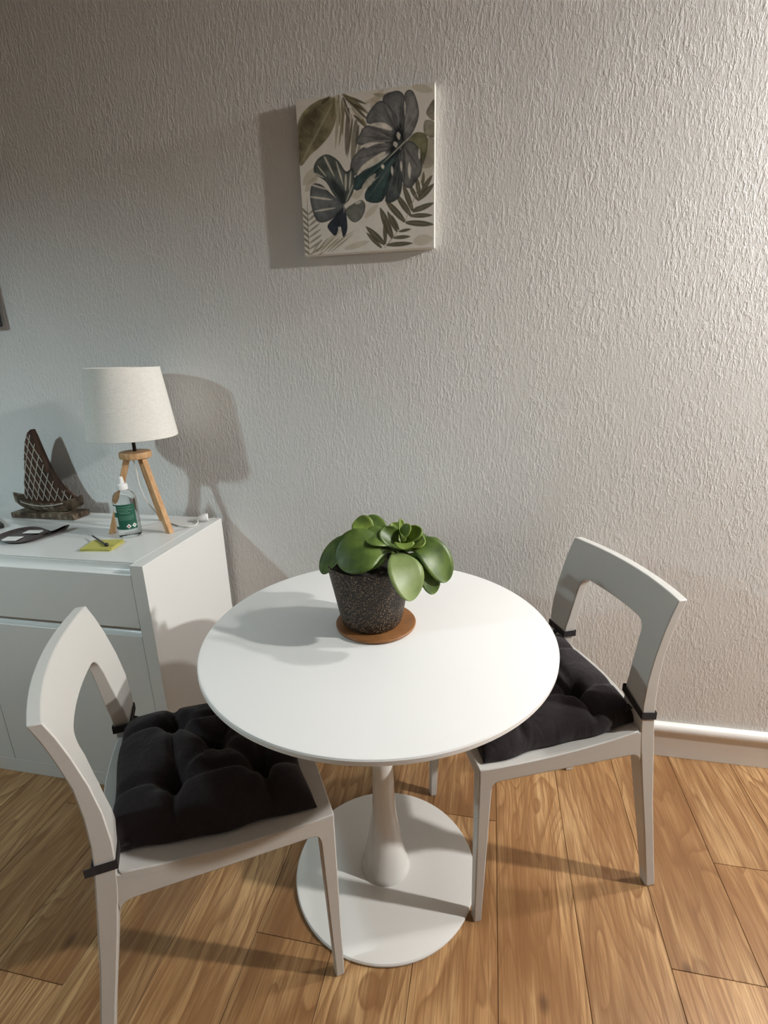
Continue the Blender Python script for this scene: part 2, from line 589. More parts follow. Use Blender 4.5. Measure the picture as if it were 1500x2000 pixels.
def make_chair(loc, rz, label):
    t = empty('dining_chair', loc, rz, label, 'chair', 'white dining chairs at the round table')
    chair_back(t)
    for s in (-1, 1):
        # rear leg
        rings = []
        for z in [0.0, 0.1, 0.2, 0.3, 0.38, 0.44, 0.475]:
            xo, xi = wout(z), wout(z) - float(np.interp(z, [0, 0.465], [0.027, 0.044]))
            a, b = interp(PB, z), interp(PF, z)
            rings.append([(s * xi, a, z), (s * xo, a, z), (s * xo, b, z), (s * xi, b, z)])
        loft('leg', rings, M['chair'], t)
        # front leg
        rings = []
        for z in [0.0, 0.15, 0.30, 0.40, 0.44, 0.463]:
            xo = 0.2045
            xi = xo - float(np.interp(z, [0, 0.44], [0.022, 0.035]))
            a = 0.336 - float(np.interp(z, [0, 0.40, 0.44], [0.020, 0.031, 0.034]))
            rings.append([(s * xi, a, z), (s * xo, a, z), (s * xo, 0.336, z), (s * xi, 0.336, z)])
        loft('leg', rings, M['chair'], t)
        # side rail with filleted ends
        rings = []
        for y in [-0.062, -0.058, -0.052, -0.045, -0.036, -0.02, 0.05, 0.12, 0.20, 0.26, 0.288, 0.296, 0.301, 0.304, 0.306, 0.3345]:
            zb = float(np.interp(y, [-0.05, 0.30], [0.442, 0.427]))
            fr = 0.0
            d = -0.036 - y
            if d > 0: fr = 0.026 - math.sqrt(max(0, 0.026 ** 2 - min(d, 0.026) ** 2))
            d = y - 0.288
            if d > 0: fr = 0.018 - math.sqrt(max(0, 0.018 ** 2 - min(d, 0.018) ** 2))
            xo = float(np.interp(y, [-0.06, 0.336], [0.2125, 0.2043]))
            zt = seat_z(y) - 0.004
            rings.append([(s * (xo - 0.024), y, zb - fr), (s * xo, y, zb - fr), (s * xo, y, zt), (s * (xo - 0.024), y, zt)])
        loft('side_rail', rings, M['chair'], t)
    box('front_rail', -0.18, 0.18, 0.312, 0.335, 0.432, 0.463, M['chair'], t, 0.003)
    # seat shell: gently dished slab rising to the rear lip
    nx, ny = 24, 26
    V, F = [], []
    for side in (0, 1):
        for j in range(ny + 1):
            for i in range(nx + 1):
                u = -1 + 2 * i / nx
                v = j / ny
                yr = -0.080 - 0.014 * (1 - u * u)
                y = yr + (0.3362 - yr) * v
                hw = float(np.interp(y, [-0.06, 0.336], [0.2127, 0.2045]))
                if y < -0.05: hw = float(np.interp(y, [-0.1, -0.056, -0.050], [0.165, 0.165, 0.2127]))
                z = seat_z(y) - 0.010 * (1 - u ** 4) * min(1, 4 * v * (1 - v) + 0.0)
                if side: z -= 0.018
                V.append((u * hw, y, z))
    W = nx + 1
    off = W * (ny + 1)
    for j in range(ny):
        for i in range(nx):
            a = j * W + i
            F.append((a, a + 1, a + W + 1, a + W))
            F.append((off + a, off + a + W, off + a + W + 1, off + a + 1))
    for i in range(nx):
        F.append((i, off + i, off + i + 1, i + 1))
        a = ny * W + i
        F.append((a, a + 1, off + a + 1, off + a))
    for j in range(ny):
        a = j * W
        F.append((a, a + W, off + a + W, off + a))
        a = j * W + nx
        F.append((a, off + a, off + a + W, a + W))
    mesh('seat', V, F, M['chair'], t, 40, 0.003)
    return t


RCH = ((0.240, -0.3653, 0.0), math.radians(112.4))
LCH = ((-0.6721, -0.8555, 0.0), math.radians(-57.4))
make_chair(*RCH, 'white open-back dining chair by the wall, right of the table')
make_chair(*LCH, 'white open-back dining chair in the foreground, left of the table')


_T = [(-0.085, 0.045), (0.085, 0.045), (0.0, 0.130), (-0.085, 0.215), (0.085, 0.215)]
CREASES = [(_T[0], _T[2]), (_T[1], _T[2]), (_T[2], _T[3]), (_T[2], _T[4]), (_T[0], _T[1]), (_T[3], _T[4]), (_T[1], _T[4]), (_T[0], _T[3]),
           (_T[1], (.19, .038)), (_T[4], (.19, .225)), (_T[0], (-.19, .04)), (_T[3], (-.19, .22)),
           (_T[0], (-.08, -.075)), (_T[1], (.08, -.075)), (_T[4], (.085, .315)), (_T[3], (-.085, .315))]


def cushion(tr, label, ties, tail, seed, HX=0.185, Y0=-0.072, Y1=0.312, H=0.080):
    r = np.random.default_rng(seed)
    cy, hy = (Y0 + Y1) / 2, (Y1 - Y0) / 2
    n = 64
    tufts = [(-0.085, 0.045), (0.085, 0.045), (0.0, 0.130), (-0.085, 0.215), (0.085, 0.215)]
    ph = r.uniform(0, 6.28, 8)
    V, F = [], []

    def pos(u, v):
        # square to rounded square, edges slightly concave with pointed corners
        x = HX * u * (1 - 0.035 * (1 - v * v) * abs(u) ** 3)
        y = cy + hy * v * (1 - 0.035 * (1 - u * u) * abs(v) ** 3)
        x += 0.0035 * math.sin(5.2 * v + ph[3]) * u ** 3 + 0.002 * math.sin(11 * v + ph[4]) * u ** 3
        y += 0.0035 * math.sin(5.0 * u + ph[5]) * v ** 3
        return x, y
    for j in range(n + 1):
        for i in range(n + 1):
            u, v = -1 + 2 * i / n, -1 + 2 * j / n
            u, v = math.sin(u * math.pi / 2) * 0.5 + u * 0.5, math.sin(v * math.pi / 2) * 0.5 + v * 0.5
            x, y = pos(u, v)
            e = max(0.0, (1 - abs(u) ** 3.2)) * max(0.0, (1 - abs(v) ** 3.2))
            h = H * e ** 0.36
            for tx, ty in tufts:
                dx, dy = x - tx, y - ty
                d2 = dx * dx + dy * dy
                d = math.sqrt(d2)
                ang = math.atan2(dy, dx)
                h -= 0.046 * math.exp(-d2 / (0.024 ** 2)) * (h > 0)
                h -= 0.0065 * math.exp(-d2 / (0.055 ** 2)) * (0.6 + 0.8 * math.cos(5 * ang + ph[int((tx + 1) * 7 + ty * 9) % 8]))
            # pulled creases between neighbouring tufts and out to the edge
            for (ax, ay), (bx, by) in CREASES:
                L2 = (bx - ax) ** 2 + (by - ay) ** 2
                tt = max(0, min(1, ((x - ax) * (bx - ax) + (y - ay) * (by - ay)) / L2))
                d2 = (x - ax - tt * (bx - ax)) ** 2 + (y - ay - tt * (by - ay)) ** 2
                h -= 0.0135 * math.exp(-d2 / 0.0095 ** 2) * min(1, e * 3)
            h += 0.0022 * math.sin(60 * x + 23 * y + ph[1]) * math.sin(41 * y - 17 * x + ph[2]) * e
            h = max(h, 0.006 * (e > 0))
            z0 = seat_z(y) + 0.002
            V.append((x, y, z0 + max(0.003, h)))
    W = n + 1
    off = W * W
    for j in range(n + 1):
        for i in range(n + 1):
            x, y, z = V[j * W + i]
            V.append((x * 0.985, cy + (y - cy) * 0.985, seat_z(y) + 0.0005))
    for j in range(n):
        for i in range(n):
            a = j * W + i
            F.append((a, a + 1, a + W + 1, a + W))
            F.append((off + a, off + a + W, off + a + W + 1, off + a + 1))
    for k in range(n):
        for a, b in ((k, k + 1), (n * W + k + 1, n * W + k), (k * W + W, k * W), (k * W + n, k * W + W + n)):
            F.append((a, off + a, off + b, b))
    o = mesh('seat_cushion', V, F, M['fabric'], None, 70)
    tag(o, label, 'cushion', 'black seat cushions on the dining chairs')
    o.location = tr[0]
    o.rotation_euler = (0, 0, tr[1])
    for tx, ty in tufts:
        zc = min(v[2] for v in V[:off] if (v[0] - tx) ** 2 + (v[1] - ty) ** 2 < 0.008 ** 2)
        lathe('tuft_button', [(0, 0.0025), (0.004, 0.002), (0.0065, 0.0), (0.0065, -0.002), (0, -0.003)], M['fabric'], o, 12, (tx, ty, zc), 60)
    for s, z, tilt in ties:
        # flat band round the back post, then a short run to the cushion corner
        xo, xi = wout(z) + 0.0016, 0.1375
        yb, yf = interp(PB, z) - 0.0016, interp(PF, z) + 0.0016
        yb2 = yb + bow(xi, z); yf2 = yf + bow(xi, z)
        xi -= 0.0016
        c = [(xo, yb, -tilt * 0.3), (xo, yf, 0.0), (xi, yf2, tilt), (xi, yb2, tilt * 0.8)]
        h, th = 0.0095, 0.0013
        cx_, cy_ = sum(p[0] for p in c) / 4, sum(p[1] for p in c) / 4
        V2, F2 = [], []
        for x, y, dz in c:
            ox, oy = (th if x > cx_ else -th), (th if y > cy_ else -th)
            for (ax, ay, az) in ((0, 0, -h), (ox, oy, -h), (ox, oy, h), (0, 0, h)):
                V2.append((s * (x + ax), y + ay, z + dz + az))
        for k in range(4):
            for q in range(4):
                a, b = k * 4 + q, k * 4 + (q + 1) % 4
                a2, b2 = ((k + 1) % 4) * 4 + q, ((k + 1) % 4) * 4 + (q + 1) % 4
                F2.append((a, b, b2, a2))
        mesh('tie', V2, F2, M['fabric'], o, 30, 0.0008)
        # run from the band down to the cushion's corner
        p0 = Vector((s * 0.172, yf + bow(.172, z) + 0.001, z - 0.004))
        p1 = Vector((s * 0.168, -0.030, seat_z(-0.03) + 0.018))
        rr = bez(p0, (p0 + p1) / 2 + Vector((0, 0.006, 0.004)), p1, 6)
        V2, F2 = [], []
        for p in rr:
            for dx, dz in ((-0.007, -0.0010), (0.007, -0.0010), (0.007, 0.0010), (-0.007, 0.0010)):
                V2.append((p.x + dx, p.y + dz, p.z + dz))
        for i in range(5):
            for q in range(4):
                F2.append((i * 4 + q, i * 4 + (q + 1) % 4, i * 4 + 4 + (q + 1) % 4, i * 4 + 4 + q))
        F2 += [(0, 1, 2, 3), (20, 21, 22, 23)]
        mesh('tie', V2, F2, M['fabric'], o, 30)
        if tail and s == tail:
            box('tie', s * xo - 0.001, s * xo + 0.0012, yb - 0.013, yb + 0.004, z - 0.009, z + 0.008, M['fabric'], o, 0.0005)
    return o


cushion(RCH, 'black tufted seat cushion on the chair by the wall', [(-1, 0.552, 0.022), (1, 0.560, 0.0)], 0, 3, 0.190, -0.070, 0.325, 0.072)
cushion(LCH, 'black tufted seat cushion on the foreground chair', [(1, 0.531, -0.004), (-1, 0.545, 0.0)], 1, 5, 0.178, -0.074, 0.305, 0.088)

# ------------------------------------------------------------------ sideboard
SX, SYF, SYB, SH = -0.926, -0.468, -0.026, 0.809
DW = 0.588
SL = SX - 0.042 * 2 - 2 * DW
sb = empty('sideboard', ((SX + SL) / 2, (SYF + SYB) / 2, 0), 0, 'white lacquered sideboard with handleless doors and drawers against the wall', 'sideboard')
ox, oy = (SX + SL) / 2, (SYF + SYB) / 2


def sbox(name, x0, x1, y0, y1, z0, z1, m, bevel=0.0012):
    return box(name, x0 - ox, x1 - ox, y0 - oy, y1 - oy, z0, z1, m, sb, bevel)


sbox('side_panel', SX - 0.042, SX, SYF, SYB, 0, SH, M['board'])
sbox('side_panel', SL, SL + 0.042, SYF, SYB, 0, SH, M['board'])
sbox('top_panel', SL + 0.042, SX - 0.042, SYF + 0.0215, SYB, SH - 0.018, SH, M['board_top'], 0.0006)
sbox('under_top_rail', SL + 0.042, SX - 0.042, SYF + 0.0245, SYB - 0.008, SH - 0.03, SH - 0.018, M['board'])
sbox('back_panel', SL + 0.042, SX - 0.042, SYB - 0.008, SYB, 0.05, SH - 0.03, M['board'])
sbox('plinth', SL + 0.042, SX - 0.042, SYF, SYF + 0.02, 0, 0.054, M['board'])
sbox('middle_panel', SX - 0.042 - DW - 0.009, SX - 0.042 - DW + 0.009, SYF + 0.03, SYB - 0.008, 0.054, SH - 0.03, M['board'])


def scooped_front(name, x0, x1, z0, z1):
    # front board whose top edge is scooped back as a finger pull
    y0 = SYF
    p = [(y0 + 0.022, z0), (y0, z0), (y0, z1 - 0.025), (y0 + 0.001, z1 - 0.0235)]
    for k in range(1, 8):
        a = k / 7
        p.append((y0 + 0.001 + 0.019 * math.sin(a * math.pi / 2), z1 - 0.0235 + 0.0233 * (1 - math.cos(a * math.pi / 2))))
    p.append((y0 + 0.022, z1))
    n = len(p)
    V = [(x - ox, y - oy, z) for x in (x0, x1) for y, z in p]
    F = [(i, (i + 1) % n, n + (i + 1) % n, n + i) for i in range(n)] + [tuple(range(n)), tuple(range(n, 2 * n))]
    return mesh(name, V, F, M['board'], sb, 30)


for k in range(2):
    xr_ = SX - 0.042 - k * DW
    scooped_front('drawer', xr_ - DW + 0.0012, xr_ - 0.0012, 0.612, SH - 0.005)
    scooped_front('door', xr_ - DW + 0.0012, xr_ - 0.0012, 0.0555, 0.608)

# ------------------------------------------------------------------ tripod lamp
LX, LY = -1.113, -0.178
lamp = empty('table_lamp', (LX, LY, SH), 0, 'unlit tripod table lamp with white linen shade and wooden legs on the sideboard', 'lamp')
sh = 0.0
zb, zt = 1.122 - SH, 1.335 - SH
sr, st = 0.1335, 0.1085
lathe('lamp_shade', [(sr - 0.0015, zb), (sr, zb + 0.001), (sr, zb + 0.006), (st, zt - 0.006), (st, zt), (st - 0.0017, zt),
                     (st - 0.0017, zt - 0.006), (sr - 0.002, zb + 0.006), (sr - 0.002, zb)], M['linen'], lamp, 96, (0.004, 0, 0), 50)
lathe('disc', [(0, 0.245), (0.044, 0.245), (0.0475, 0.247), (0.0485, 0.251), (0.0485, 0.262), (0.0470, 0.2655), (0.044, 0.2665), (0, 0.2665)],
      M['lamp_wood'], lamp, 48)
tube('pole', [(0, 0, 0.266), (0, 0, 0.385)], 0.0055, M['brass'], lamp, 12)
lathe('bulb_socket', [(0, 0.385), (0.017, 0.385), (0.018, 0.39), (0.018, 0.435), (0, 0.436)], M['dark'], lamp, 24)
sp = [(0.018 * math.cos(a), 0.018 * math.sin(a)) for a in (0, 2.094, 4.189)]
for a in (0.6, 2.69, 4.79):
    tube('shade_spoke', [(0.018 * math.cos(a), 0.018 * math.sin(a), 0.42), (0.108 * math.cos(a) + 0.004, 0.108 * math.sin(a), zt - 0.008)], 0.0015, M['brass'], lamp, 6)
for a, rad in ((math.radians(-12), 0.098), (math.radians(207), 0.110), (math.radians(96), 0.100)):
    d = Vector((math.cos(a), math.sin(a), 0)); t_ = Vector((-math.sin(a), math.cos(a), 0))
    top, bot = d * 0.027 + Vector((0, 0, 0.246)), d * rad
    ax = (bot - top).normalized()
    nrm = ax.cross(t_).normalized()
    rings = []
    for q, z in ((top, 0.246), (bot, 0.0)):
        ring = []
        for u, v in ((-1, -1), (1, -1), (1, 1), (-1, 1)):
            p = q + t_ * u * 0.0095 + nrm * v * 0.0085
            p = p + ax * ((z - p.z) / ax.z)
            ring.append(tuple(p))
        rings.append(ring)
    loft('leg', rings, M['lamp_wood'], lamp, 0.0012)
cordpts = [(-1.140, -0.160, 1.052), (-1.142, -0.150, 1.01), (-1.146, -0.143, 0.96), (-1.150, -0.120, 0.90), (-1.148, -0.090, 0.852), (-1.130, -0.085, 0.822),
           (-1.098, -0.092, 0.8125), (-1.060, -0.118, 0.8122), (-1.026, -0.134, 0.8122), (-0.993, -0.143, 0.8122), (-0.972, -0.130, 0.8125),
           (-0.972, -0.105, 0.814), (-0.985, -0.085, 0.820)]
tube('cord', [(x - LX, y - LY, z - SH) for x, y, z in catmull(cordpts, 6)], 0.0024, M['cord'], lamp, 8)
# plug lying on the board
pg = lathe('plug', [(0, -0.002), (0.006, 0), (0.010, 0.010), (0.0130, 0.020), (0.0140, 0.034), (0.012, 0.037), (0, 0.037)], M['white_plastic'], lamp, 24)
pg.rotation_euler = (math.radians(88), 0, math.radians(118))
pg.location = (-0.984 - LX, -0.086 - LY, 0.0148)
for s in (-1, 1):
    q = tube('plug_pin', [(s * 0.0095, 0.0, 0.037), (s * 0.0095, 0, 0.055)], 0.0024, mat('steel', (0.6, 0.6, 0.6), 0.3, 0.5, 1.0), pg, 8)

# ------------------------------------------------------------------ bottle
bx_, by_ = -1.136, -0.236
bottle = empty('dispenser_bottle', (bx_, by_, SH), math.radians(38), 'clear squeeze bottle with green label in front of the lamp', 'bottle')
M['clear'] = mat('clear_liquid', (0.97, 0.99, 0.985), 0.03, 0.5, 0.0, IOR=1.30)
bsdf(M['clear']).inputs['Transmission Weight'].default_value = 1.0
BR = 0.0355
lathe('bottle_body', [(0, 0.002), (0.028, 0.0), (0.033, 0.002), (BR, 0.008), (BR, 0.118), (0.0345, 0.128), (0.031, 0.138), (0.025, 0.146), (0.017, 0.151),
                      (0.0135, 0.154), (0.0135, 0.162), (0, 0.162)], M['clear'], bottle, 48)
lathe('cap', [(0.0125, 0.155), (0.0165, 0.155), (0.0168, 0.158), (0.0168, 0.170), (0.0155, 0.173), (0.009, 0.174), (0.0085, 0.178), (0.0065, 0.192), (0.0055, 0.196), (0, 0.1965)],
      M['white_plastic'], bottle, 32)


def wrap_patch(name, r, a0, a1, z0, z1, m, parent, n=20):
    V, F = [], []
    for i in range(n + 1):
        a = a0 + (a1 - a0) * i / n
        for z in (z0, z1):
            for rr in (r, r + 0.0003):
                V.append((rr * math.sin(a), -rr * math.cos(a), z))
    for i in range(n):
        a, b = i * 4, i * 4 + 4
        F += [(a, b, b + 2, a + 2), (a + 1, a + 3, b + 3, b + 1), (a, a + 1, b + 1, b), (a + 2, b + 2, b + 3, a + 3)]
    F += [(0, 2, 3, 1), (n * 4, n * 4 + 1, n * 4 + 3, n * 4 + 2)]
    return mesh(name, V, F, m, parent, 40)


M['green'] = mat('label_green', (0.006, 0.085, 0.050), 0.5)
M['green_text'] = mat('label_print', (0.16, 0.30, 0.23), 0.6)
M['paper'] = mat('white_print', (0.75, 0.75, 0.73), 0.6)
M['red'] = mat('red_print', (0.45, 0.05, 0.05), 0.6)
lab = wrap_patch('label', BR + 0.0002, -1.30, 0.78, 0.030, 0.112, M['green'], bottle, 30)
lr = BR + 0.0006
for a0, a1, z, h in ((-0.72, 0.45, 0.104, 0.0012), (-0.72, 0.30, 0.098, 0.0012), (-0.72, 0.52, 0.0935, 0.0012), (-0.72, 0.15, 0.0885, 0.0012), (-0.60, 0.30, 0.083, 0.002),
                     (-0.72, 0.58, 0.074, 0.001), (-0.72, 0.55, 0.070, 0.001), (-0.72, 0.60, 0.066, 0.001), (-0.72, 0.40, 0.062, 0.001)):
    wrap_patch('print_line', lr, a0, a1, z, z + h, M['green_text'], lab, 10)
wrap_patch('print_block', lr, -1.25, -0.86, 0.040, 0.070, M['paper'], lab, 6)
wrap_patch('print_block', lr, -1.25, -0.86, 0.086, 0.108, M['paper'], lab, 6)


def diamond(ac, zc, s, inner):
    V, F = [], []
    for (da, dz) in ((0, -s), (s, 0), (0, s), (-s, 0)):
        a = ac + da / lr
        for rr in (lr, lr + 0.0003):
            V.append((rr * math.sin(a), -rr * math.cos(a), zc + dz))
    F = [(1, 3, 5, 7), (0, 6, 4, 2), (0, 2, 3, 1), (2, 4, 5, 3), (4, 6, 7, 5), (6, 0, 1, 7)]
    o = mesh('hazard_mark', V, F, M['paper'], lab)
    V2 = []
    for (da, dz) in ((-.3, -.35), (.32, -.3), (.30, .25), (-.2, .4)):
        a = ac + da * s / lr
        for rr in (lr + 0.0004, lr + 0.0006):
            V2.append((rr * math.sin(a), -rr * math.cos(a), zc + dz * s))
    mesh('hazard_mark', V2, F, inner, lab)


diamond(0.02, 0.0405, 0.0075, M['red'])
diamond(0.50, 0.0415, 0.0075, M['green_text'])

# ------------------------------------------------------------------ carved boat
BX, BY = -1.583, -0.082
boat = empty('carved_sailboat', (BX, BY, SH), 0, 'dark carved wooden sailboat ornament with netted sail on the sideboard', 'ornament')
box('plinth', -0.136, 0.132, -0.042, 0.038, 0, 0.021, M['carved'], boat, 0.003)
# hull: lofted with upswept ends
rings = []
for i in range(25):
    u = -1 + 2 * i / 24
    x = 0.148 * u
    b = 0.034 * (1 - abs(u) ** 2.4) + 0.003
    keel = 0.021 + 0.030 * abs(u) ** 3.0
    sheer = 0.058 + 0.028 * abs(u) ** 2.2
    rings.append([(x, -b * 0.45, keel), (x, -b, keel + (sheer - keel) * 0.55), (x, -b * 1.05, sheer), (x, -b * 0.7, sheer - 0.006 * (1 - u ** 4)),
                  (x, b * 0.7, sheer - 0.006 * (1 - u ** 4)), (x, b * 1.05, sheer), (x, b, keel + (sheer - keel) * 0.55), (x, b * 0.45, keel)])
loft('hull', rings, M['carved'], boat, None)
# sail: curved wooden slab, outline in (x, z)
sailL = [(-0.098, 0.056), (-0.104, 0.085), (-0.094, 0.11), (-0.084, 0.135), (-0.071, 0.18), (-0.056, 0.23), (-0.036, 0.28), (-0.016, 0.312), (0.000, 0.322)]
sailR = [(0.120, 0.056), (0.110, 0.072), (0.088, 0.095), (0.068, 0.125), (0.050, 0.165), (0.036, 0.21), (0.025, 0.255), (0.015, 0.30), (0.008, 0.322)]


def sail_edge(T, z): return float(np.interp(z, [b for a, b in T], [a for a, b in T]))


zs = [0.05 + (0.322 - 0.05) * i / 24 for i in range(25)]
nx = 12
V2, Q = [], []
for z in zs:
    a, b = sail_edge(sailL, z), sail_edge(sailR, z)
    for i in range(nx + 1): V2.append((a + (b - a) * i / nx, z))
for j in range(24):
    for i in range(nx):
        a = j * (nx + 1) + i
        Q.append([a, a + 1, a + nx + 2, a + nx + 1])
sy = lambda x, z: -0.004 + 0.016 * ((x + 0.0) / 0.11) ** 2
V, F = extrude_xz(Q, V2, lambda x, z: sy(x, z) - 0.005, lambda x, z: sy(x, z) + 0.007)
mesh('sail', V, F, M['sail'], boat, 40)
# net of twine in front of the sail
def inside(x, z): return 0.06 < z < 0.305 and sail_edge(sailL, z) - 0.002 < x < sail_edge(sailR, z) - 0.016 * (z > 0.1)
for fam in (1, -1):
    for k in range(-14, 26):
        run = []
        for i in range(140):
            z = 0.058 + i * 0.0019
            x = -0.12 + k * 0.0262 + fam * (z - 0.06) * 0.47
            if inside(x, z): run.append((x, sy(x, z) - 0.0065, z))
            else:
                if len(run) > 6: tube('net_cord', run[::5] + [run[-1]], 0.0018, M['twine'], boat, 5)
                run = []
        if len(run) > 6: tube('net_cord', run[::5] + [run[-1]], 0.0018, M['twine'], boat, 5)
tube('rope', [(-0.105, -0.018, 0.066), (-0.085, -0.034, 0.060), (-0.04, -0.0405, 0.053), (0.01, -0.042, 0.050), (0.055, -0.040, 0.054), (0.088, -0.031, 0.060)], 0.0019, M['twine'], boat, 8)

# ------------------------------------------------------------------ leaf dish, remote, notes, pen
dish_pts = [(-1.547, -0.346), (-1.562, -0.314), (-1.557, -0.261), (-1.526, -0.232), (-1.480, -0.235), (-1.418, -0.262), (-1.404, -0.250), (-1.398, -0.214),
            (-1.383, -0.216), (-1.377, -0.232), (-1.383, -0.268), (-1.391, -0.296), (-1.401, -0.336), (-1.422, -0.365), (-1.464, -0.377), (-1.507, -0.368)]
DX, DY = -1.475, -0.305
dish = empty('leaf_dish', (DX, DY, SH), 0, 'dark leaf-shaped dish with pale patches and a short stem handle on the sideboard', 'dish')
cl = catmull([(x, y, 0) for x, y in dish_pts + dish_pts[:1]], 5)[:-1]
cen = Vector((-1.475, -0.305, 0))
V, F = [], []
nn = len(cl)
def rim_h(p):
    d = p - cen
    tip = max(0.0, (p.x + 1.43) / 0.05) * max(0.0, (p.y + 0.27) / 0.05)
    return 0.011 + 0.006 * min(1, tip)
layers = [(0.60, 0.0, False), (0.93, 0.006, False), (1.0, None, False), (0.95, None, True), (0.86, 0.0065, False), (0.55, 0.004, False)]
for sc_, z, low in layers:
    for p in cl:
        q = cen + (p - cen) * sc_
        V.append((q.x - DX, q.y - DY, (rim_h(p) - (0.0005 if low else 0)) if z is None else z))
for L_ in range(len(layers) - 1):
    for k in range(nn):
        k2 = (k + 1) % nn
        F.append((L_ * nn + k, L_ * nn + k2, (L_ + 1) * nn + k2, (L_ + 1) * nn + k))
V.append((0, 0, 0.004)); V.append((0, 0, 0))
for k in range(nn):
    F.append(((len(layers) - 1) * nn + k, (len(layers) - 1) * nn + (k + 1) % nn, len(V) - 2))
    F.append(((k + 1) % nn, k, len(V) - 1))
M['dish'] = simple_wood('dark_glazed_dish', (0.05, 0.028, 0.024), (0.018, 0.011, 0.012), (1, 1, 1), 50.0, 0.25)
mesh('dish_body', V, F, M['dish'], dish, 50)
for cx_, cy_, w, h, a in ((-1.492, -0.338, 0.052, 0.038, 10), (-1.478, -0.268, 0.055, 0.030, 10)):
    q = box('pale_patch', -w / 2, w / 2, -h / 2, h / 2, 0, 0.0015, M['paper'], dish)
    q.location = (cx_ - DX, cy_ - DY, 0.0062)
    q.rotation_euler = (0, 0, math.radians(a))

rem = empty('remote_control', (-1.733, -0.197, SH), math.radians(-32), 'black remote control at the left end of the sideboard, mostly outside the picture', 'remote')
box('remote_body', -0.10, 0.10, -0.024, 0.024, 0, 0.017, M['dark'], rem, 0.004)
M['button'] = mat('grey_button', (0.10, 0.10, 0.11), 0.5)
for i in range(6):
    for j in range(3):
        q = box('button', -0.085 + i * 0.026, -0.073 + i * 0.026, -0.017 + j * 0.013, -0.009 + j * 0.013, 0.0165, 0.0185, M['button'], rem)

NX, NY = -1.152, -0.345
pad = empty('sticky_note_pad', (NX, NY, SH), math.radians(8), 'small yellow sticky note pad under the pen on the sideboard', 'note pad')
M['yellow'] = mat('yellow_paper', (0.47, 0.44, 0.125), 0.8, 0.2)
for i in range(4):
    q = box('note_sheets', -0.047, 0.047, -0.040, 0.040, i * 0.0022, i * 0.0022 + 0.0021, M['yellow'], pad)
    q.rotation_euler = (0, 0, math.radians((0, 2, -1.5, 5)[i]))
pen = empty('pen', (-1.180, -0.322, SH + 0.0105), 0, 'thin dark pen with a round black end lying on the yellow note pad', 'pen')
pa, pb = Vector((-1.236, -0.288, SH + 0.0125)), Vector((-1.122, -0.362, SH + 0.0125))
pl = Vector(pen.location)
tube('barrel', [pa - pl, pa - pl + (pb - pa) * 0.06, pb - pl], [0.0008, 0.0028, 0.0028], mat('pen_metal', (0.10, 0.09, 0.09), 0.3, 0.5, 0.6), pen, 10)
lathe('end_cap', [(0, -0.0062), (0.0045, -0.0045), (0.0065, 0), (0.0045, 0.0045), (0, 0.0062)], M['dark'], pen, 16, tuple(pb - pl + Vector((0, 0, 0.002))), 60)

# ------------------------------------------------------------------ potted plant on its coaster
PX, PY = -0.247, -0.556
coaster = lathe('pot_saucer', [(0, 0), (0.088, 0), (0.0935, 0.003), (0.095, 0.007), (0.0935, 0.0095), (0.089, 0.0100), (0.080, 0.0085), (0, 0.0085)], M['cork'], None, 72)
coaster.location = (PX, PY, TH)
tag(coaster, 'round reddish-brown saucer under the plant pot', 'saucer')
plant = empty('potted_plant', (PX, PY, TH + 0.0085), 0, 'green broad-leaved succulent in a dark speckled pot on the table', 'plant')
PZ = TH + 0.0085
QX = -0.0095
lathe('pot', [(0, 0), (0.064, 0), (0.0680, 0.003), (0.0720, 0.012), (0.0760, 0.03), (0.0835, 0.07), (0.0925, 0.116), (0.0990, 0.150), (0.0990, 0.1545), (0.0975, 0.156), (0.0950, 0.1555),
              (0.0930, 0.148), (0.0880, 0.125), (0, 0.125)], M['pot'], plant, 72, (QX, 0, 0))
lathe('soil', [(0, 0.134), (0.03, 0.135), (0.0895, 0.132), (0.0880, 0.1255), (0, 0.1255)], M['soil'], plant, 32, (QX, 0, 0))

PROF = [(0, .16), (.12, .24), (.28, .48), (.45, .80), (.60, .97), (.70, 1.0), (.80, .95), (.88, .82), (.94, .63), (.975, .42), (.993, .22), (1, .03)]


def leaf(p0, p1, p2, width, m, curl=0.18, roll=0.0, thick=0.0022):
    NS = 20
    TT = [1 - (1 - i / (NS - 1)) ** 1.7 for i in range(NS)]
    q0, q1, q2 = map(Vector, (p0, p1, p2))
    P = [q0 * (1 - t) ** 2 + q1 * 2 * t * (1 - t) + q2 * t * t for t in TT]
    V, F = [], []
    K = 8
    for i, p in enumerate(P):
        t = TT[i]
        tan = (P[min(i + 1, NS - 1)] - P[max(i - 1, 0)]).normalized()
        side = tan.cross(Vector((0, 0, 1)))
        if side.length < 0.12: side = Vector((1, 0, 0)) - tan * tan.x
        side.normalize()
        side = Matrix.Rotation(roll, 3, tan) @ side
        nr = side.cross(tan).normalized()
        w = width * 0.5 * float(np.interp(t, [a for a, b in PROF], [b for a, b in PROF]))
        for k in range(K + 1):
            u = -1 + 2 * k / K
            V.append(p + side * (w * u) + nr * (curl * w * (u * u) - curl * w * 0.25))
    for i in range(NS - 1):
        for k in range(K):
            a = i * (K + 1) + k
            F.append((a, a + 1, a + K + 2, a + K + 1))
    V = [(v.x, v.y, v.z - PZ) for v in V]
    o = mesh('leaf', V, F, m, plant, 80)
    s = o.modifiers.new('thickness', 'SOLIDIFY')
    s.thickness = thick
    s.offset = 0
    return o


